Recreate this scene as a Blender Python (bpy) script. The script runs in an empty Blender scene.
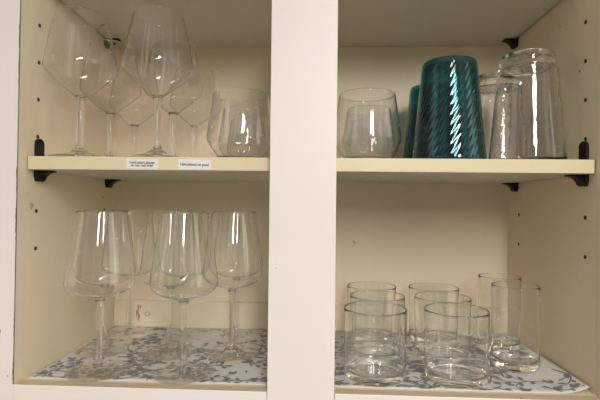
import bpy, bmesh, math, random
from mathutils import Vector, Matrix, Euler

random.seed(7)
PI = math.pi
SC = bpy.context.scene
COL = SC.collection

# ------------------------------------------------------------------ layout (metres)
XW = 0.42            # half of the inner width of the cabinet
Y0 = 0.019           # back of the face frame
YB = 0.325           # back panel
ZS = 0.3362          # top of the middle shelf
TS = 0.0200          # shelf thickness
ZU = 0.6074          # underside of the upper shelf
ZTOP = 0.90
LINER = 0.0012       # top of the printed paper

# ------------------------------------------------------------------ materials
def new_mat(name):
    m = bpy.data.materials.new(name); m.use_nodes = True
    nt = m.node_tree
    return m, nt, nt.nodes['Principled BSDF']

def node(nt, kind, **kw):
    n = nt.nodes.new(kind)
    for k, v in kw.items():
        if k in n.inputs: n.inputs[k].default_value = v
        else: setattr(n, k, v)
    return n

def painted(name, col, rough=0.5, vary=0.06, bump=0.06, scale=60.0, grime=None):
    m, nt, b = new_mat(name)
    tc = node(nt, 'ShaderNodeTexCoord')
    n1 = node(nt, 'ShaderNodeTexNoise', Scale=6.0, Detail=5.0)
    nt.links.new(tc.outputs['Object'], n1.inputs['Vector'])
    cr = node(nt, 'ShaderNodeValToRGB')
    cr.color_ramp.elements[0].position = 0.3; cr.color_ramp.elements[1].position = 0.7
    cr.color_ramp.elements[0].color = [c * (1 - vary) for c in col] + [1]
    cr.color_ramp.elements[1].color = list(col) + [1]
    nt.links.new(n1.outputs['Fac'], cr.inputs['Fac'])
    out = cr.outputs['Color']
    if grime:                                   # scattered little specks and chips of dirt
        v = node(nt, 'ShaderNodeTexNoise', Scale=grime[1], Detail=2.0)
        nt.links.new(tc.outputs['Object'], v.inputs['Vector'])
        r2 = node(nt, 'ShaderNodeValToRGB')
        r2.color_ramp.elements[0].position = grime[2]; r2.color_ramp.elements[1].position = grime[2] + 0.03
        r2.color_ramp.elements[0].color = (0, 0, 0, 1); r2.color_ramp.elements[1].color = (1, 1, 1, 1)
        nt.links.new(v.outputs['Fac'], r2.inputs['Fac'])
        mx = node(nt, 'ShaderNodeMix', data_type='RGBA')
        nt.links.new(r2.outputs['Color'], mx.inputs['Factor'])
        nt.links.new(out, mx.inputs['A'])
        mx.inputs['B'].default_value = list(grime[0]) + [1]
        out = mx.outputs['Result']
    nt.links.new(out, b.inputs['Base Color'])
    n2 = node(nt, 'ShaderNodeTexNoise', Scale=scale, Detail=3.0)
    nt.links.new(tc.outputs['Object'], n2.inputs['Vector'])
    bp = node(nt, 'ShaderNodeBump', Strength=bump, Distance=0.002)
    nt.links.new(n2.outputs['Fac'], bp.inputs['Height'])
    nt.links.new(bp.outputs['Normal'], b.inputs['Normal'])
    b.inputs['Roughness'].default_value = rough
    return m

def plain(name, col, rough=0.5):
    m, nt, b = new_mat(name)
    tc = node(nt, 'ShaderNodeTexCoord')
    n1 = node(nt, 'ShaderNodeTexNoise', Scale=40.0, Detail=3.0)
    nt.links.new(tc.outputs['Object'], n1.inputs['Vector'])
    cr = node(nt, 'ShaderNodeValToRGB')
    cr.color_ramp.elements[0].color = [c * 0.88 for c in col] + [1]
    cr.color_ramp.elements[1].color = list(col) + [1]
    nt.links.new(n1.outputs['Fac'], cr.inputs['Fac'])
    nt.links.new(cr.outputs['Color'], b.inputs['Base Color'])
    b.inputs['Roughness'].default_value = rough
    return m

def glassy(name, col, ior=1.47, rough=0.0, bump=None):
    m = bpy.data.materials.new(name); m.use_nodes = True
    nt = m.node_tree
    nt.nodes.remove(nt.nodes['Principled BSDF'])
    g = node(nt, 'ShaderNodeBsdfGlass', Roughness=rough, IOR=ior)
    g.inputs['Color'].default_value = list(col) + [1]
    if bump:
        tc = node(nt, 'ShaderNodeTexCoord')
        v = node(nt, 'ShaderNodeTexNoise', Scale=bump[0], Detail=2.0)
        nt.links.new(tc.outputs['Object'], v.inputs['Vector'])
        bp = node(nt, 'ShaderNodeBump', Strength=bump[1], Distance=bump[2])
        nt.links.new(v.outputs['Fac'], bp.inputs['Height'])
        nt.links.new(bp.outputs['Normal'], g.inputs['Normal'])
    nt.links.new(g.outputs['BSDF'], nt.nodes['Material Output'].inputs['Surface'])
    return m

def thin_glass(name, col, f0=.04, absorb=False):
    """thin walled clear material: light passes straight through, mirror reflection after Schlick"""
    m = bpy.data.materials.new(name); m.use_nodes = True
    nt = m.node_tree
    nt.nodes.remove(nt.nodes['Principled BSDF'])
    ge = node(nt, 'ShaderNodeNewGeometry')
    dt = node(nt, 'ShaderNodeVectorMath', operation='DOT_PRODUCT')
    nt.links.new(ge.outputs['Incoming'], dt.inputs[0]); nt.links.new(ge.outputs['Normal'], dt.inputs[1])
    def mth(op, a, b=None, clamp=False):
        n = node(nt, 'ShaderNodeMath', operation=op); n.use_clamp = clamp
        for i, v in enumerate((a, b)):
            if v is None: continue
            if isinstance(v, (int, float)): n.inputs[i].default_value = v
            else: nt.links.new(v, n.inputs[i])
        return n.outputs[0]
    c = mth('ABSOLUTE', dt.outputs['Value'])
    p = mth('POWER', mth('SUBTRACT', 1.0, c, True), 5.0)
    F = mth('ADD', mth('MULTIPLY', p, 1 - f0), f0, True)
    tr = node(nt, 'ShaderNodeBsdfTransparent'); gl = node(nt, 'ShaderNodeBsdfGlossy', Roughness=0.0)
    if absorb:                                   # longer path through the wall at a slant
        ct = mth('SQRT', mth('SUBTRACT', 1.0, mth('MULTIPLY', mth('SUBTRACT', 1.0, mth('MULTIPLY', c, c)), absorb)))
        cc = node(nt, 'ShaderNodeCombineColor')
        for i, k in enumerate(col): nt.links.new(mth('POWER', k, mth('DIVIDE', 1.0, ct)), cc.inputs[i])
        nt.links.new(cc.outputs[0], tr.inputs['Color'])
    else: tr.inputs['Color'].default_value = list(col) + [1]
    gl.inputs['Color'].default_value = (1, 1, 1, 1)
    mx = node(nt, 'ShaderNodeMixShader')
    nt.links.new(F, mx.inputs[0]); nt.links.new(tr.outputs[0], mx.inputs[1]); nt.links.new(gl.outputs[0], mx.inputs[2])
    out = mx.outputs[0]
    nt.links.new(out, nt.nodes['Material Output'].inputs['Surface'])
    return m

M = {}
M['cream'] = painted('cream_cabinet_paint', (0.71, 0.615, 0.445), 0.45, 0.05, 0.05, 45, ((0.30, 0.22, 0.13), 55, 0.765))
M['cream_edge'] = painted('cream_laminate', (0.71, 0.635, 0.42), 0.4, 0.04, 0.03, 90)
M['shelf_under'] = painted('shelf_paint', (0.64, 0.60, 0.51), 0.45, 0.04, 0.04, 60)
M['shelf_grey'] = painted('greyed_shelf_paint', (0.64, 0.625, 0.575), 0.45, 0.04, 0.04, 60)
M['white'] = painted('white_frame_paint', (0.80, 0.765, 0.735), 0.4, 0.03, 0.04, 30, ((0.50, 0.42, 0.34), 70, 0.80))
M['raw_edge'] = painted('scuffed_tan_edge', (0.56, 0.45, 0.31), 0.6, 0.12, 0.12, 80, ((0.25, 0.17, 0.10), 60, 0.68))
M['cleat'] = painted('primed_wood_cleat', (0.70, 0.61, 0.46), 0.5, 0.05, 0.06, 50)
M['black'] = plain('black_plastic', (0.006, 0.0055, 0.006), 0.42)
M['hole'] = plain('dark_drilled_hole', (0.035, 0.026, 0.018), 0.9)
M['stain'] = plain('brown_knot_stain', (0.34, 0.23, 0.13), 0.7)
M['paper'] = plain('white_liner_paper', (0.68, 0.665, 0.65), 0.55)
M['vine'] = plain('grey_vine_print', (0.17, 0.175, 0.18), 0.55)
M['leaf'] = plain('slate_leaf_print', (0.20, 0.21, 0.22), 0.55)
M['sticker'] = plain('white_label_paper', (0.82, 0.81, 0.80), 0.5)
M['ink'] = plain('black_label_ink', (0.02, 0.02, 0.022), 0.6)
M['glass'] = glassy('clear_glass', (0.995, 0.997, 0.996), 1.43)
M['plastic'] = glassy('clear_plastic', (0.985, 0.984, 0.986), 1.45)
M['crackle'] = glassy('bubbled_clear_plastic', (0.98, 0.98, 0.986), 1.45, 0.03, (80, 0.22, 0.002))
M['teal'] = thin_glass('teal_ribbed_plastic', (0.105, 0.63, 0.68), .045, .5)
M['foot'] = thin_glass('thin_glass_foot', (0.985, 0.988, 0.985), .075)
M['plastic_thin'] = glassy('thin_clear_plastic', (0.992, 0.991, 0.993), 1.38)

M['black'].node_tree.nodes['Principled BSDF'].inputs['Specular IOR Level'].default_value = 0.2
def saw_marks(m):
    nt = m.node_tree; b = nt.nodes['Principled BSDF']
    tc = node(nt, 'ShaderNodeTexCoord')
    mp = node(nt, 'ShaderNodeMapping'); mp.inputs['Rotation'].default_value = (0.5, 0, 0)
    w = node(nt, 'ShaderNodeTexWave', Scale=70.0, Distortion=1.0, bands_direction='Z')
    nt.links.new(tc.outputs['Object'], mp.inputs['Vector']); nt.links.new(mp.outputs['Vector'], w.inputs['Vector'])
    bp = node(nt, 'ShaderNodeBump', Strength=0.12, Distance=0.001)
    nt.links.new(w.outputs['Fac'], bp.inputs['Height'])
    nt.links.new(bp.outputs['Normal'], b.inputs['Normal'])
M['return'] = painted('cream_saw_marked_paint', (0.70, 0.62, 0.485), 0.5, 0.06)
saw_marks(M['return'])

# ------------------------------------------------------------------ helpers
def link(name, bm, mats, parent=None, smooth=False, bevel=0.0, loc=None):
    me = bpy.data.meshes.new(name)
    bmesh.ops.recalc_face_normals(bm, faces=bm.faces[:]) if smooth != 'keep' else None
    bm.to_mesh(me); bm.free()
    for m in (mats if isinstance(mats, (list, tuple)) else [mats]): me.materials.append(m)
    if smooth:
        for p in me.polygons: p.use_smooth = True
    o = bpy.data.objects.new(name, me); COL.objects.link(o)
    if parent: o.parent = parent
    if loc: o.location = loc
    if bevel:
        mod = o.modifiers.new('bevel', 'BEVEL'); mod.width = bevel; mod.segments = 2; mod.limit_method = 'ANGLE'
    return o

def tag(o, label, cat, group=None):
    o['label'] = label; o['category'] = cat
    if group: o['group'] = group
    return o

def empty(name, loc, label, cat, group=None):
    o = bpy.data.objects.new(name, None); COL.objects.link(o)
    o.location = loc; o.empty_display_size = 0.02
    return tag(o, label, cat, group)

def box(bm, x0, x1, y0, y1, z0, z1, mi=0):
    r = bmesh.ops.create_cube(bm, size=1.0)
    for v in r['verts']:
        v.co = Vector((x0 + (v.co.x + .5) * (x1 - x0), y0 + (v.co.y + .5) * (y1 - y0), z0 + (v.co.z + .5) * (z1 - z0)))
    fs = {f for v in r['verts'] for f in v.link_faces}
    for f in fs: f.material_index = mi
    return fs

def boxobj(name, dims, mat, parent=None, bevel=0.0):
    bm = bmesh.new(); box(bm, *dims)
    return link(name, bm, mat, parent, False, bevel)

def catmull(pts, n=5):
    """smooth a list of (r, z) points, keeping them on the curve"""
    out = []
    for i in range(len(pts) - 1):
        p0 = pts[max(i - 1, 0)]; p1 = pts[i]; p2 = pts[i + 1]; p3 = pts[min(i + 2, len(pts) - 1)]
        for k in range(n):
            t = k / n
            out.append(tuple(0.5 * ((2 * b) + (-a + c) * t + (2 * a - 5 * b + 4 * c - d) * t * t + (-a + 3 * b - 3 * c + d) * t ** 3)
                             for a, b, c, d in zip(p0, p1, p2, p3)))
    out.append(pts[-1])
    return [(max(r, 0.0), z) for r, z in out]

def lathe(prof, seg=64, rib=None):
    """prof runs so that the outside is on the right; r=0 ends become a pole"""
    bm = bmesh.new(); rings = []
    for r, z in prof:
        if r < 1e-6:
            rings.append([bm.verts.new((0, 0, z))])
        else:
            ring = []
            for k in range(seg):
                a = 2 * PI * k / seg
                rr = r
                if rib: rr = r + rib(a, z, r)
                ring.append(bm.verts.new((rr * math.cos(a), rr * math.sin(a), z)))
            rings.append(ring)
    for A, B in zip(rings, rings[1:]):
        for k in range(seg):
            j = (k + 1) % seg
            if len(A) == 1 and len(B) == 1: continue
            if len(A) == 1: bm.faces.new((A[0], B[j], B[k]))
            elif len(B) == 1: bm.faces.new((A[k], A[j], B[0]))
            else: bm.faces.new((A[k], A[j], B[j], B[k]))
    return bm

def copy_tree(o, parent=None):
    c = o.copy(); COL.objects.link(c)
    if parent: c.parent = parent
    for ch in list(o.children): copy_tree(ch, c)
    return c

# ------------------------------------------------------------------ the cabinet
cab = empty('kitchen_cabinet', (0, 0, 0), 'cream painted kitchen wall cabinet with white face frame and center stile, doors open', 'cabinet')
HOLES_Z = [0.194, 0.2525, 0.3695, 0.428, 0.4865, 0.545, 0.6035, 0.662, 0.72]
def side_panel(s):
    bm = bmesh.new()
    box(bm, min(s * XW, s * (XW + .018)), max(s * XW, s * (XW + .018)), Y0, YB + .006, -.02, ZTOP)
    o = link('side_panel', bm, M['cream'], cab)
    for y in (0.046, 0.270):
        for z in (HOLES_Z if y < .1 else HOLES_Z[:2]):
            hb = bmesh.new()
            bmesh.ops.create_cone(hb, cap_ends=True, segments=16, radius1=.0031, radius2=.0031, depth=.0012,
                                  matrix=Matrix.Translation((s * (XW - .0002), y, z)) @ Matrix.Rotation(PI / 2, 4, 'Y'))
            link('pin_hole', hb, M['hole'], o)
    return o
left_panel = side_panel(-1); right_panel = side_panel(1)
# tan scuff above a hole on the left wall, small dot on the right one
def blob(name, c, ry, rz, axis, parent, mat, thick=.0006):
    bm = bmesh.new(); n = 18; vs = []; ws = []
    for k in range(n):
        a = 2 * PI * k / n; q = 1 + .25 * math.sin(3 * a + 1) + .12 * math.sin(5 * a)
        u, v = ry * q * math.cos(a), rz * q * math.sin(a)
        for lst, t in ((vs, 0), (ws, thick)):
            p = (c[0] + t * axis[0], c[1] + u, c[2] + v) if axis[0] else (c[0] + u, c[1] + t * axis[1], c[2] + v)
            lst.append(bm.verts.new(p))
    bm.faces.new(ws); bm.faces.new(vs[::-1])
    for k in range(n): bm.faces.new((vs[k], vs[(k + 1) % n], ws[(k + 1) % n], ws[k]))
    return link(name, bm, mat, parent)
M['scuff'] = plain('tan_scuff', (0.50, 0.34, 0.19), 0.6)
blob('scuff_mark', (-XW, .0345, .2605), .0042, .0055, (1, 0, 0), left_panel, M['scuff'])
blob('paint_speck', (XW, .062, .476), .0014, .0014, (-1, 0, 0), right_panel, M['hole'])

boxobj('back_panel', (-XW, XW, YB, YB + .006, -.02, ZTOP), M['cream'], cab)
boxobj('bottom_panel', (-XW, XW, Y0, YB, -.018, 0), M['cream'], cab)
boxobj('top_panel', (-XW, XW, Y0, YB, ZTOP - .018, ZTOP), M['cream'], cab)
cleat = boxobj('hanging_cleat', (-XW + .001, XW - .001, YB - .005, YB, .0, .0575), M['cleat'], cab, .001)
# brown grain patch and a knot ring on the cleat
for dx, dz, rx, rz in ((-.3655, .040, .0016, .009), (-.3690, .030, .0018, .007), (-.3640, .022, .0022, .008), (-.3600, .043, .0012, .004)):
    blob('grain_stain', (dx, YB - .005, dz), rx, rz, (0, -1, 0), cleat, M['stain'])
bm = bmesh.new()
for k in range(24):
    a0, a1 = 2 * PI * k / 24, 2 * PI * (k + 1) / 24
    q = [(-.3455 + r * 1.25 * math.cos(a), YB - .0056, .0285 + r * math.sin(a)) for a, r in ((a0, .0034), (a1, .0034), (a1, .0046), (a0, .0046))]
    bm.faces.new([bm.verts.new(p) for p in q])
link('knot_ring', bm, M['stain'], cleat)

# face frame: white fronts, cream saw marked returns inside the opening
def frame_piece(name, x0, x1, z0, z1, cream_faces, yf=0.0):
    bm = bmesh.new(); box(bm, x0, x1, yf, Y0, z0, z1)
    for f in bm.faces:
        n = f.normal if f.normal.length else f.calc_center_median()
    bm.normal_update()
    for f in bm.faces:
        for ax, sg, mi in cream_faces:
            if f.normal[ax] * sg > .9: f.material_index = mi
    return link(name, bm, [M['white'], M['return'], M['raw_edge']], cab, False, .0009)
frame_piece('face_stile', -.475, -XW, -.06, .95, [(0, 1, 1)])
frame_piece('face_stile', XW, .475, -.06, .95, [(0, -1, 1)])
frame_piece('center_stile', -.0475, .0480, -.06, .95, [(0, -1, 1), (0, 1, 1)], -.0006)
frame_piece('bottom_rail', -XW, -.0480, -.06, 0, [(2, 1, 2)])
frame_piece('bottom_rail', .0485, XW, -.06, 0, [(2, 1, 2)])
frame_piece('top_rail', -XW, -.0480, ZTOP - .02, .95, [(2, -1, 1)])
frame_piece('top_rail', .0485, XW, ZTOP - .02, .95, [(2, -1, 1)])
# dark chipped line of bare edge along the left stile
cb = bmesh.new(); ring = []
n = 150
for k in range(n + 1):
    zz = .0 + .64 * k / n
    ww = .0002 + .0010 * max(0.0, math.sin(k * .37) * .5 + math.sin(k * .113 + 1) * .6 + random.uniform(-.5, .5))
    ring.append([cb.verts.new(p) for p in ((-XW - ww, -.0004, zz), (-XW + .0002, -.0004, zz), (-XW + .0002, .0012, zz), (-XW - ww, .0012, zz))])
for A, B in zip(ring, ring[1:]):
    for k in range(4): cb.faces.new((A[k], A[(k + 1) % 4], B[(k + 1) % 4], B[k]))
cb.faces.new(ring[0]); cb.faces.new(ring[-1][::-1])
link('chipped_edge', cb, plain('dark_chip_edge', (0.17, 0.115, 0.075), .8), cab)

M['mark'] = plain('grey_mark', (0.34, 0.31, 0.29), .7)
blob('paint_chip', (-.4285, 0, .012), .0009, .0012, (0, -1, 0), cab, M['mark'], .0003)
blob('dark_patch', (-.4440, 0, .075), .0032, .0090, (0, -1, 0), cab, M['mark'], .0002)  # darker grey blob low on the left stile
blob('paint_chip', (-.0370, -.0006, .176), .0006, .0009, (0, -1, 0), cab, M['mark'], .0003)

# ------------------------------------------------------------------ shelves
def shelf(label, z0, z1, yf, under, gap=.0022):
    bm = bmesh.new(); box(bm, -XW + gap, XW - gap, yf, YB - .001, z0, z1)
    bm.normal_update()
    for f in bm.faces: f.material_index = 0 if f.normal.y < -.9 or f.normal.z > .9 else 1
    o = link('shelf', bm, [M['cream_edge'], under], None, False, .0008)
    return tag(o, label, 'shelf')
mid = shelf('cream adjustable shelf across the middle with two small printed labels on its edge', ZS - TS, ZS, Y0 + .001, M['shelf_under'])
upper = shelf('upper cream shelf seen from below above the plastic glasses', ZU, ZU + TS, Y0 + .03, M['shelf_grey'], .0035)

def text_mesh(body, size, loc, parent, spacing=.8):
    cu = bpy.data.curves.new('lettering', 'FONT'); cu.body = body; cu.size = size
    cu.align_x = 'CENTER'; cu.align_y = 'CENTER'; cu.space_line = spacing; cu.extrude = .00008; cu.offset = .0001
    t = bpy.data.objects.new('tmp', cu); COL.objects.link(t)
    dg = bpy.context.evaluated_depsgraph_get()
    me = bpy.data.meshes.new_from_object(t.evaluated_get(dg))
    COL.objects.unlink(t); bpy.data.objects.remove(t)
    me.materials.clear(); me.materials.append(M['ink'])
    o = bpy.data.objects.new('lettering', me); COL.objects.link(o)
    o.parent = parent; o.location = loc; o.rotation_euler = (PI / 2, 0, 0)
    return o
def sticker(xc, zc, w, h, body, size, lab, tilt, sp=.8):
    bm = bmesh.new(); box(bm, -w / 2, w / 2, -.0004, 0, -h / 2, h / 2)
    s = link('edge_label', bm, M['sticker'], mid, False)
    s.location = (xc, Y0 + .001, zc); s.rotation_euler = (0, tilt, 0); s['label'] = lab
    text_mesh(body, size, (0, -.0005, 0), s, sp)
sticker(-.2415, .3253, .0480, .0146, 'Load plastic glasses\non top rack only!', .0049, 'white label reading Load plastic glasses on top rack only!', .012, .85)
sticker(-.1620, .3250, .0500, .0146, 'Use plastic at pool', .0058, 'white label reading Use plastic at pool', .02)

# ------------------------------------------------------------------ black shelf supports
def clip_mesh():
    """wall side at x=0, reaching into +x, shelf underside at z=0"""
    bm = bmesh.new()
    hw = .0135
    # tall round topped tab on the wall above the shelf
    prof = [(-hw * .75, 0.0205)] + [(hw * .75 * math.cos(a), .042 + hw * .6 * math.sin(a)) for a in [PI - PI * k / 10 for k in range(11)]] + [(hw * .75, .0205)]
    def prism(pr, x0, x1):
        A = [bm.verts.new((x0, y, z)) for y, z in pr]; B = [bm.verts.new((x1, y, z)) for y, z in pr]
        bm.faces.new(A); bm.faces.new(B[::-1])
        n = len(pr)
        for k in range(n): bm.faces.new((A[k], B[k], B[(k + 1) % n], A[(k + 1) % n]))
    prism(prof, 0.0002, .0045)
    # thin plate behind the shelf end
    prism([(-hw * .75, -.002), (-hw * .75, .0215), (hw * .75, .0215), (hw * .75, -.002)], .0002, .0018)
    # round bottomed plate on the wall below the shelf
    low = [(-hw * .8, -.0003)] + [(hw * .8 * math.cos(a), -.0085 + hw * .66 * math.sin(a)) for a in [PI + PI * k / 10 for k in range(11)]] + [(hw * .8, -.0003)]
    prism(low, .0002, .0065)
    # gusset under the shelf: flat top, concave front, rounded foot
    g = [(0.0002, -.0004), (.0265, -.0004), (.0265, -.0026)]
    for k in range(1, 8):
        t = k / 8; g.append((.0265 - .0165 * t ** .7, -.0026 - .0085 * t ** 1.8))
    for k in range(7):
        a = 0 - PI / 2 * k / 6; g.append((.0028 + .0070 * math.cos(a), -.0112 - .0062 * -math.sin(a)))
    g.append((.0002, -.0172))
    A = [bm.verts.new((x, -hw * .62, z)) for x, z in g]; B = [bm.verts.new((x, hw * .62, z)) for x, z in g]
    bm.faces.new(A); bm.faces.new(B[::-1])
    for k in range(len(g)):
        j = (k + 1) % len(g); bm.faces.new((A[k], B[k], B[j], A[j]))
    return bm
GC = 'black plastic shelf supports'
clip0 = link('shelf_support', clip_mesh(), M['black'], None, False, .0009)
clips = [(-1, .048, ZS - TS, 'black plastic shelf support at front left end of the middle shelf'),
         (-1, .280, ZS - TS, 'black plastic shelf support at back left corner under the middle shelf'),
         (1, .047, ZS - TS, 'black plastic shelf support at front right end of the middle shelf'),
         (1, .282, ZS - TS, 'black plastic shelf support at back right corner under the middle shelf'),
         (-1, .272, ZU, 'black plastic shelf support at back left under the upper shelf'),
         (1, .285, ZU, 'black plastic shelf support at back right under the upper shelf')]
for i, (s, y, zz, lab) in enumerate(clips):
    c = clip0 if i == 0 else clip0.copy()
    if i: COL.objects.link(c)
    c.location = (s * XW, y, zz); c.rotation_euler = (0, 0, 0 if s < 0 else PI)
    tag(c, lab, 'shelf support', GC)

# ------------------------------------------------------------------ printed liner on the cabinet floor
def liner_mesh():
    bm = bmesh.new()
    x0, x1, y0, y1 = -XW + .003, XW - .003, Y0 + .0035, YB - .0065
    def lift(x, y):                                  # the right edge curls up off the floor
        t = max(0.0, (x - (XW - .045)) / .042)
        return .0006 + .007 * t * t * (1.15 - .5 * (y - y0) / (y1 - y0))
    def front(x):                                    # the front right corner is cut short
        t = max(0.0, (x - (XW - .06)) / .057)
        return y0 + .006 * t * t
    NX, NY = 120, 30; vs = {}
    for lay, dz in ((0, 0.0), (1, LINER - .0007)):
        for i in range(NX + 1):
            for j in range(NY + 1):
                x = x0 + (x1 - x0) * i / NX; yf = front(x); y = yf + (y1 - yf) * j / NY
                vs[lay, i, j] = bm.verts.new((x, y, lift(x, y) - .0004 + dz))
    for i in range(NX):
        for j in range(NY):
            bm.faces.new((vs[1, i, j], vs[1, i + 1, j], vs[1, i + 1, j + 1], vs[1, i, j + 1]))
            bm.faces.new((vs[0, i, j + 1], vs[0, i + 1, j + 1], vs[0, i + 1, j], vs[0, i, j]))
    for i in range(NX):
        for j in (0, NY):
            a = [vs[0, i, j], vs[0, i + 1, j], vs[1, i + 1, j], vs[1, i, j]]; bm.faces.new(a if j == 0 else a[::-1])
    for j in range(NY):
        for i in (0, NX):
            a = [vs[0, i, j + 1], vs[0, i, j], vs[1, i, j], vs[1, i, j + 1]]; bm.faces.new(a if i == 0 else a[::-1])
    def top(x, y, e): return (x, y, lift(x, y) - .0004 + LINER - .0007 + e)
    def inside(x, y): return x0 + .002 < x < x1 - .001 and front(x) + .0015 < y < y1 - .001
    cnt = [0]
    def poly(pts, mi, e):
        cnt[0] += 1; e = e + cnt[0] * 6e-8
        if all(inside(x, y) for x, y in pts):
            f = bm.faces.new([bm.verts.new(top(x, y, e)) for x, y in pts]); f.material_index = mi
            if f.calc_area() and f.normal.length == 0: f.normal_update()
            f.normal_update()
            if f.normal.z < 0: f.normal_flip()
    def leaf(x, y, a, L, W):
        ca, sa = math.cos(a), math.sin(a); pts = []
        for u, v in ((0, 0), (.18, .32), (.42, .5), (.7, .36), (1, 0), (.7, -.36), (.42, -.5), (.18, -.32)):
            pts.append((x + ca * u * L - sa * v * W, y + sa * u * L + ca * v * W))
        poly(pts, 2, .00012)
    def dot(x, y, r):
        poly([(x + r * math.cos(2 * PI * k / 10), y + r * math.sin(2 * PI * k / 10)) for k in range(10)], 2, .00012)
    def ribbon(x, y, a, n, step, k0, k1, w, leaves=True, depth=0):
        prev = None
        for i in range(n):
            t = i / n
            a += (k0 + (k1 - k0) * t) * step
            x += step * math.cos(a); y += step * math.sin(a)
            ww = w * (1 - .55 * t)
            L = (x - math.sin(a) * ww, y + math.cos(a) * ww); R = (x + math.sin(a) * ww, y - math.cos(a) * ww)
            if prev: poly([prev[1], R, L, prev[0]], 1, .00007)
            prev = (L, R)
            if leaves and i > 2 and i % 5 == 0:
                sd = 1 if (i // 5) % 2 else -1
                leaf(x + math.cos(a + sd * 1.1) * .002, y + math.sin(a + sd * 1.1) * .002, a + sd * random.uniform(.6, 1.2), random.uniform(.010, .016), random.uniform(.0055, .0085))
            if depth < 1 and i == n // 2:
                sd = random.choice((-1, 1))
                ribbon(x, y, a + sd * .8, 22, .0026, -sd * 12, sd * 95, w * .8, True, depth + 1)
        if leaves: leaf(x, y, a, .016, .0085)
        else: dot(x, y, .0022)
    rows = [(i, j) for i in range(18) for j in range(7)]
    for i, j in rows:
        x = x0 + (i + .5 + random.uniform(-.5, .5)) * (x1 - x0) / 18
        y = y0 + (j + .5 + random.uniform(-.45, .45)) * (y1 - y0) / 7
        s = random.choice((-1, 1))
        ribbon(x, y, random.uniform(0, 2 * PI), 24, .0030, s * random.uniform(5, 22), -s * random.uniform(15, 60), .0016)
    for k in range(46):
        x = x0 + (k + .5) * (x1 - x0) / 46; s = random.choice((-1, 1))
        ribbon(x, y0 + random.uniform(.004, .045), random.choice((0, PI)) + random.uniform(-.7, .7), 16, .0030, s * 12, -s * 60, .0015, True, 0 if k % 2 else 1)
    for k in range(110):
        leaf(random.uniform(x0, x1), random.uniform(y0, y1), random.uniform(0, 2 * PI), random.uniform(.007, .013), random.uniform(.004, .007))
    return bm
liner = link('shelf_liner', liner_mesh(), [M['paper'], M['vine'], M['leaf']], None, 'keep')
tag(liner, 'white paper liner printed with grey leafy vines on the cabinet floor', 'shelf liner')

# ------------------------------------------------------------------ glassware
def offset_in(prof, t):
    out = []
    for i, (r, z) in enumerate(prof):
        a = prof[max(i - 1, 0)]; b = prof[min(i + 1, len(prof) - 1)]
        dx, dz = b[0] - a[0], b[1] - a[1]; L = math.hypot(dx, dz) or 1
        out.append((max(r - t * dz / L, 0.0), z + t * dx / L))
    return out

def rim(po, pi, n=4):
    """half-round rim between the outer end point and the inner end point"""
    c = ((po[0] + pi[0]) / 2, (po[1] + pi[1]) / 2); r = math.hypot(po[0] - pi[0], po[1] - pi[1]) / 2
    return [(c[0] + r * math.cos(a), c[1] + r * math.sin(a)) for a in [PI * k / (n + 1) for k in range(1, n + 1)]]

def make_wine(name, mat, thin, outer, t, tb, stem, foot, seg=64):
    """outer: bowl (bottom->rim), stem: (bottom->top), foot: (center bottom->edge->stem); shared end rings"""
    bo = catmull(outer, 5)
    inner = offset_in(bo, t)
    inner = [(r, z) for r, z in inner if z > outer[0][1] + tb and r > .004]
    pole = (0.0, inner[0][1] - .0012)
    r = rim(bo[-1], inner[-1])
    bowl = bo + r + inner[::-1] + [pole]
    root = bpy.data.objects.new(name, None); COL.objects.link(root); root.empty_display_size = .02
    smooth_link('bowl', lathe(bowl, seg), mat, root)
    smooth_link('stem', lathe(catmull(stem, 4), seg), mat, root)
    smooth_link('foot', lathe(foot[:2] + catmull(foot[2:], 4), seg), thin, root)
    return root

def smooth_link(name, bm, mat, parent):
    me = bpy.data.meshes.new(name); bm.to_mesh(me); bm.free()
    me.materials.append(mat)
    for p in me.polygons: p.use_smooth = True
    o = bpy.data.objects.new(name, me); COL.objects.link(o)
    if parent: o.parent = parent
    return o

# --- clear glass wine glasses, lower left
STEM_B, STEM_T = (.0058, .0165), (.0066, .1085)
wine0 = make_wine('wine_glass', M['glass'], M['foot'],
    [STEM_T, (.0105, .1140), (.0210, .1180), (.0370, .1230), (.0475, .1300), (.0520, .1385), (.0525, .1450), (.0508, .1580), (.0460, .1950), (.0412, .2280), (.0378, .2510)],
    .0011, .0045,
    [STEM_B, (.0046, .0300), (.0042, .0600), (.0046, .0880), (.0053, .1010), STEM_T],
    [(0, 0), (.0475, 0), (.0490, .0009), (.0484, .0019), (.0380, .0026), (.0240, .0038), (.0150, .0060), (.0084, .0115), STEM_B])
ZL = LINER + .0002
GW = 'clear wine glasses on the printed liner'
wines = [(-.3215, .0590, 'clear wine glass at the front left of the lower compartment, on the printed liner'),
         (-.3630, .1610, 'clear wine glass second in the left row on the liner, behind the front left one'),
         (-.3650, .2680, 'clear wine glass at the back left corner, in front of the stained cleat'),
         (-.1870, .0600, 'clear wine glass in the front middle, second along the front edge from the left wall'),
         (-.2420, .1560, 'clear wine glass just behind and left of the front middle one'),
         (-.2500, .2660, 'clear wine glass at the back wall behind the middle pair'),
         (-.1300, .1620, 'clear wine glass on the right, set back from the front beside the center stile'),
         (-.1420, .2680, 'clear wine glass at the back wall behind the rightmost wine glass')]
for i, (x, y, lab) in enumerate(wines):
    g = wine0 if i == 0 else copy_tree(wine0)
    g.location = (x, y, ZL); g.rotation_euler = (0, 0, i * 1.3)
    tag(g, lab, 'wine glass', GW)

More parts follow.
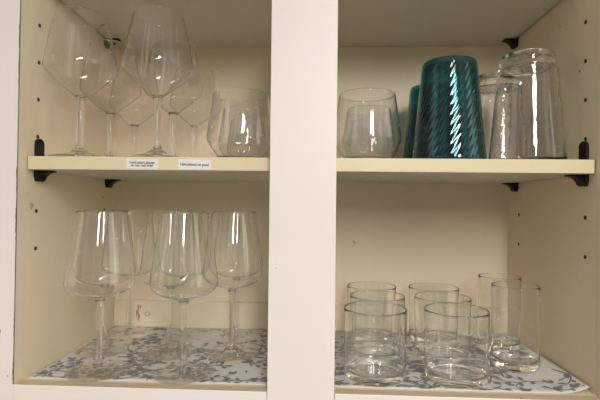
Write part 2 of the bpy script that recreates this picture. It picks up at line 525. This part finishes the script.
# --- clear plastic wine glasses, upper left
PB, PT = (.0074, .0175), (.0078, .0975)
pw0 = make_wine('plastic_wine_glass', M['plastic_thin'], M['plastic_thin'],
    [PT, (.0095, .1010), (.0150, .1050), (.0300, .1175), (.0450, .1310), (.0535, .1400), (.0548, .1470), (.0530, .1600), (.0470, .1930), (.0385, .2300)],
    0.0009, .0040,
    [PB, (.0055, .0300), (.0052, .0550), (.0060, .0800), PT],
    [(0, 0), (.0425, 0), (.0445, .0010), (.0440, .0030), (.0340, .0052), (.0210, .0085), (.0125, .0125), PB], 56)
GP = 'clear plastic wine glasses on the middle shelf'
pws = [(-.3605, .0625, 1.0, 'tall clear plastic wine glass at the front left of the middle shelf'),
       (-.2350, .0625, 1.0, 'tall clear plastic wine glass at the front, above the left printed label'),
       (-.3625, .1700, .955, 'clear plastic wine glass second in the left row, behind the front left one'),
       (-.2455, .1700, .955, 'clear plastic wine glass second in the right row, behind the one above the label'),
       (-.3600, .2728, .91, 'clear plastic wine glass at the back of the left row, near the corner'),
       (-.2345, .2728, .91, 'clear plastic wine glass at the back of the right row, left of the stemless glasses')]
for i, (x, y, s, lab) in enumerate(pws):
    g = pw0 if i == 0 else copy_tree(pw0)
    g.location = (x, y, ZS + .0003); g.scale = (s, s, s); g.rotation_euler = (0, 0, i * .9)
    tag(g, lab, 'wine glass', GP)

# --- clear plastic stemless glasses, either side of the stile
def make_cup(name, mat, outer, t, tb, seg=64, rib=None, inner_cut=.004):
    bo = outer
    inner = [(r, z) for r, z in offset_in(bo, t) if z > tb and r > .006]
    prof = [(0, 0)] + bo + rim(bo[-1], inner[-1]) + inner[::-1] + [(inner[0][0] * .6, tb - .0008), (0, tb - .001)]
    return smooth_link(name, lathe(prof, seg, rib), mat, None)
so = [(.0300, 0), (.0325, .0008)] + catmull([(.0340, .0022), (.0420, .0140), (.0510, .0265), (.0540, .0345), (.0537, .0420), (.0510, .0620), (.0475, .0860), (.0445, .1060)], 5)
st0 = make_cup('stemless_glass', M['plastic'], so, .0017, .0045, 72)
GS = 'clear plastic stemless glasses on the middle shelf'
sts = [(-.1040, .0780, 1.0, 'clear stemless plastic glass at the front, left of the center stile'),
       (-.1130, .1790, .97, 'clear stemless plastic glass second in the row left of the stile'),
       (-.1210, .2730, .93, 'clear stemless plastic glass at the back of the row left of the stile'),
       (.0985, .0780, 1.0, 'clear stemless plastic glass at the front, right of the center stile'),
       (.1130, .1790, .97, 'clear stemless plastic glass second in the row right of the stile'),
       (.1240, .2730, .93, 'clear stemless plastic glass at the back of the row right of the stile')]
for i, (x, y, s, lab) in enumerate(sts):
    g = st0 if i == 0 else st0.copy()
    if i: COL.objects.link(g)
    g.location = (x, y, ZS + .0003); g.scale = (s, s, s)
    tag(g, lab, 'stemless glass', GS)

# --- upside-down plastic tumblers: spiral ribbed teal, bubbled clear
def make_inverted(name, mat, outer, t, basez, split, seg, rib=None, band=None):
    """outer runs from the open rim on the shelf (z=0) up to the closed end"""
    o = outer
    inn = [(r, z) for r, z in offset_in(o, t) if z < basez and z > .0005]
    lip = [(o[0][0] - t * .5, -.0004 + .0004)]
    ir = lambda a, z, r: 0
    wall_out = [p for p in o if p[1] <= split]; end = [p for p in o if p[1] > split]
    ring = wall_out[-1]
    root = bpy.data.objects.new(name, None); COL.objects.link(root); root.empty_display_size = .02
    bmw = bmesh.new()
    wall = [(0, basez), (inn[-1][0] * .7, basez - .0004)] + inn[::-1] + lip + wall_out
    def rb(a, z, r):
        return rib(a, z) if rib and r > .02 else 0
    nin = 2 + len(inn)
    # ribs only on the outer surface
    bm = bmesh.new(); rings = []
    for idx, (r, z) in enumerate(wall):
        if r < 1e-6: rings.append([bm.verts.new((0, 0, z))]); continue
        rings.append([bm.verts.new(((r + (rib(2 * PI * k / seg, z) if rib and idx > nin else 0)) * math.cos(2 * PI * k / seg),
                                    (r + (rib(2 * PI * k / seg, z) if rib and idx > nin else 0)) * math.sin(2 * PI * k / seg), z)) for k in range(seg)])
    for A, B in zip(rings, rings[1:]):
        for k in range(seg):
            j = (k + 1) % seg
            if len(A) == 1: bm.faces.new((A[0], B[j], B[k]))
            else: bm.faces.new((A[k], A[j], B[j], B[k]))
    smooth_link('wall', bm, mat, root)
    fade = lambda a, z, r: (rib(a, z) if rib and r > .03 else 0)
    smooth_link('base', lathe([ring] + end, seg, fade), mat, root)
    return root
N_RIB = 34
def teal_rib(a, z): return .0007 * (abs(math.sin(N_RIB / 2 * (a - z * 12.5))) - .5)
def lin(r0, z0, r1, z1, n): return [(r0 + (r1 - r0) * k / n, z0 + (z1 - z0) * k / n) for k in range(n + 1)]
to = lin(.0560, .0004, .0425, .1460, 48) + [(.0420, .1500), (.0414, .1540), (.0400, .1568), (.0375, .1580), (.0200, .1580), (0, .1580)]
teal0 = make_inverted('teal_tumbler', M['teal'], to, .0024, .150, .1461, 408, teal_rib)
GT = 'teal spiral ribbed tumblers'
teal0.location = (.2279, .0790, ZS + .0003); tag(teal0, 'large teal spiral ribbed plastic tumbler upside down at the front of the middle shelf', 'tumbler', GT)
t2 = copy_tree(teal0); t2.location = (.2380, .2280, ZS + .0003)
tag(t2, 'teal ribbed plastic tumbler half hidden behind the large teal one', 'tumbler', GT)
co = lin(.0560, .0004, .0428, .1465, 30) + [(.0422, .1495), (.0408, .1510), (.0402, .1525), (.0406, .1540), (.0400, .1620), (.0390, .1660), (.0368, .1682), (.0350, .1672), (.0335, .1605), (.0200, .1600), (0, .1600)]
clear0 = make_inverted('clear_tumbler', M['crackle'], co, .0022, .1465, .1466, 72)
GB = 'bubbled clear tumblers'
clear0.location = (.3475, .0770, ZS + .0003); tag(clear0, 'bubbled clear plastic tumbler upside down at the front, nearest the right wall', 'tumbler', GB)
c2 = copy_tree(clear0); c2.location = (.3440, .1950, ZS + .0003)
tag(c2, 'bubbled clear plastic tumbler standing behind, between the teal and the front clear one', 'tumbler', GB)

# --- clear glass tumblers, lower right
def make_tumbler(name, R, H, tb, t, seg=72):
    o = catmull([(R * .955, .0022), (R * .975, .0100), (R * .985, H * .35), (R * .99, H * .7), (R, H)], 6)
    inner = [(r, z) for r, z in offset_in(o, t) if z > tb + .004]
    base_ring = o[6]
    root = bpy.data.objects.new(name, None); COL.objects.link(root); root.empty_display_size = .02
    wall = o[6:] + rim(o[-1], inner[-1]) + inner[::-1] + [(inner[0][0] * .975, tb + .0018), (inner[0][0] * .9, tb + .0004), (inner[0][0] * .5, tb), (0, tb)]
    base = [(0, .0012), (R * .55, .0011), (R * .82, .0003), (R * .90, 0)] + o[:7]
    smooth_link('wall', lathe(wall, seg), M['glass'], root)
    smooth_link('base', lathe(base, seg), M['glass'], root)
    return root
tum0 = make_tumbler('short_tumbler', .0488, .1050, .0105, .0019)
GTUM = 'short clear glass tumblers on the liner'
for i, (x, y, lab) in enumerate([(.1130, .0695, 'short clear glass tumbler at the front of the left row, beside the center stile'),
        (.1290, .1690, 'short clear glass tumbler second in the row beside the center stile'),
        (.1300, .2680, 'short clear glass tumbler at the back of the row beside the center stile'),
        (.2385, .0700, 'short clear glass tumbler at the front of the middle row, near the cabinet edge'),
        (.2440, .1690, 'short clear glass tumbler second in the middle row, behind the front one'),
        (.2530, .2680, 'short clear glass tumbler at the back of the middle row, by the cleat')]):
    g = tum0 if i == 0 else copy_tree(tum0)
    g.location = (x, y, ZL); g.rotation_euler = (0, 0, i * .7)
    tag(g, lab, 'tumbler', GTUM)
tall0 = make_tumbler('highball_glass', .0378, .1345, .0125, .0017)
GH = 'tall clear highball glasses'
for i, (x, y, lab) in enumerate([(.3540, .1300, 'tall clear highball glass in front of its twin, right of the short tumblers'),
        (.3660, .2280, 'tall clear highball glass behind its twin, near the back right corner')]):
    g = tall0 if i == 0 else copy_tree(tall0)
    g.location = (x, y, ZL)
    tag(g, lab, 'highball glass', GH)

# ------------------------------------------------------------------ light
w = bpy.data.worlds.new('room_light'); SC.world = w; w.use_nodes = True
nt = w.node_tree; bg = nt.nodes['Background']
tc = node(nt, 'ShaderNodeTexCoord'); sep = node(nt, 'ShaderNodeSeparateXYZ')
nt.links.new(tc.outputs['Generated'], sep.inputs['Vector'])
def ramp(src, lo, hi, stops):
    mr = node(nt, 'ShaderNodeMapRange'); mr.inputs['From Min'].default_value = lo; mr.inputs['From Max'].default_value = hi
    nt.links.new(src, mr.inputs['Value'])
    cr = node(nt, 'ShaderNodeValToRGB'); e = cr.color_ramp.elements
    while len(e) > 1: e.remove(e[-1])
    for i, (p, c) in enumerate(stops):
        q = e[0] if i == 0 else e.new((p - lo) / (hi - lo))
        q.position = (p - lo) / (hi - lo); q.color = (*c, 1)
    nt.links.new(mr.outputs['Result'], cr.inputs['Fac'])
    return cr.outputs['Color']
# the kitchen around the cabinet: darker floor, dim walls, pale ceiling
room = ramp(sep.outputs['Z'], -1, 1, [(-1, (.30, .25, .20)), (-.25, (.34, .29, .24)), (-.05, (.22, .195, .17)), (.45, (.24, .22, .20)), (.62, (.60, .56, .50)), (1, (.74, .70, .63))])
# bright bands added for glass reflections and side light, by compass direction
ax = node(nt, 'ShaderNodeMath', operation='ARCTAN2'); ng = node(nt, 'ShaderNodeMath', operation='MULTIPLY'); ng.inputs[1].default_value = -1
nt.links.new(sep.outputs['Y'], ng.inputs[0])
nt.links.new(sep.outputs['X'], ax.inputs[0]); nt.links.new(ng.outputs[0], ax.inputs[1])
K = (0, 0, 0)
def bright_band(c, hw, col): return [(c - hw - .03, K), (c - hw, col), (c + hw, col), (c + hw + .03, K)]
band = ramp(ax.outputs[0], -PI, PI, [(-PI, K)] + bright_band(-1.15, .15, (.95, .90, .82)) + bright_band(-.55, .06, (.55, .52, .48)) + bright_band(.05, .05, (.5, .47, .43)) + bright_band(.72, .09, (.75, .72, .66)) + bright_band(1.25, .22, (1.7, 1.63, 1.53)))
elev = ramp(sep.outputs['Z'], -1, 1, [(-.25, K), (-.22, (1, 1, 1)), (.40, (1, 1, 1)), (.43, K)])
mu = node(nt, 'ShaderNodeMix', data_type='RGBA', blend_type='MULTIPLY'); mu.inputs['Factor'].default_value = 1
nt.links.new(band, mu.inputs['A']); nt.links.new(elev, mu.inputs['B'])
ad = node(nt, 'ShaderNodeMix', data_type='RGBA', blend_type='ADD'); ad.inputs['Factor'].default_value = 1
ad.clamp_result = False
nt.links.new(room, ad.inputs['A']); nt.links.new(mu.outputs['Result'], ad.inputs['B'])
nt.links.new(ad.outputs['Result'], bg.inputs['Color'])
bg.inputs['Strength'].default_value = 1.75

def area(name, loc, rot, sx, sy, power, col):
    L = bpy.data.lights.new(name, 'AREA'); L.shape = 'RECTANGLE'; L.size = sx; L.size_y = sy
    L.energy = power; L.color = col
    o = bpy.data.objects.new(name, L); COL.objects.link(o); o.location = loc; o.rotation_euler = rot
    return o
area('ceiling_lamp', (.42, -2.2, .98), (math.radians(8), 0, 0), .26, 1.9, 100, (1.0, .945, .88))

# ------------------------------------------------------------------ camera
cd = bpy.data.cameras.new('camera'); cam = bpy.data.objects.new('camera', cd); COL.objects.link(cam)
ex, ey, ez = 0.013485647, -0.011005091, 0.04373284
R = Matrix.Rotation(ez, 3, 'Z') @ Matrix.Rotation(ex, 3, 'X') @ Matrix.Rotation(ey, 3, 'Y')
cam.matrix_world = Matrix.Translation((0.0246084, -0.6433847, 0.2649065)) @ (R @ Matrix.Rotation(PI / 2, 3, 'X')).to_4x4()
cd.sensor_width = 36; cd.lens = 450.985 / 600 * 36; cd.clip_start = .01
SC.camera = cam

SC.view_settings.view_transform = 'Standard'; SC.view_settings.look = 'None'
SC.view_settings.exposure = -0.68; SC.view_settings.gamma = 1.0
SC.view_settings.use_curve_mapping = False
cy = SC.cycles
cy.use_denoising = True
cy.max_bounces = 32; cy.transmission_bounces = 32; cy.glossy_bounces = 8; cy.diffuse_bounces = 4; cy.transparent_max_bounces = 64
cy.caustics_refractive = True; cy.caustics_reflective = True; cy.blur_glossy = 0.0; cy.sample_clamp_indirect = 0.0
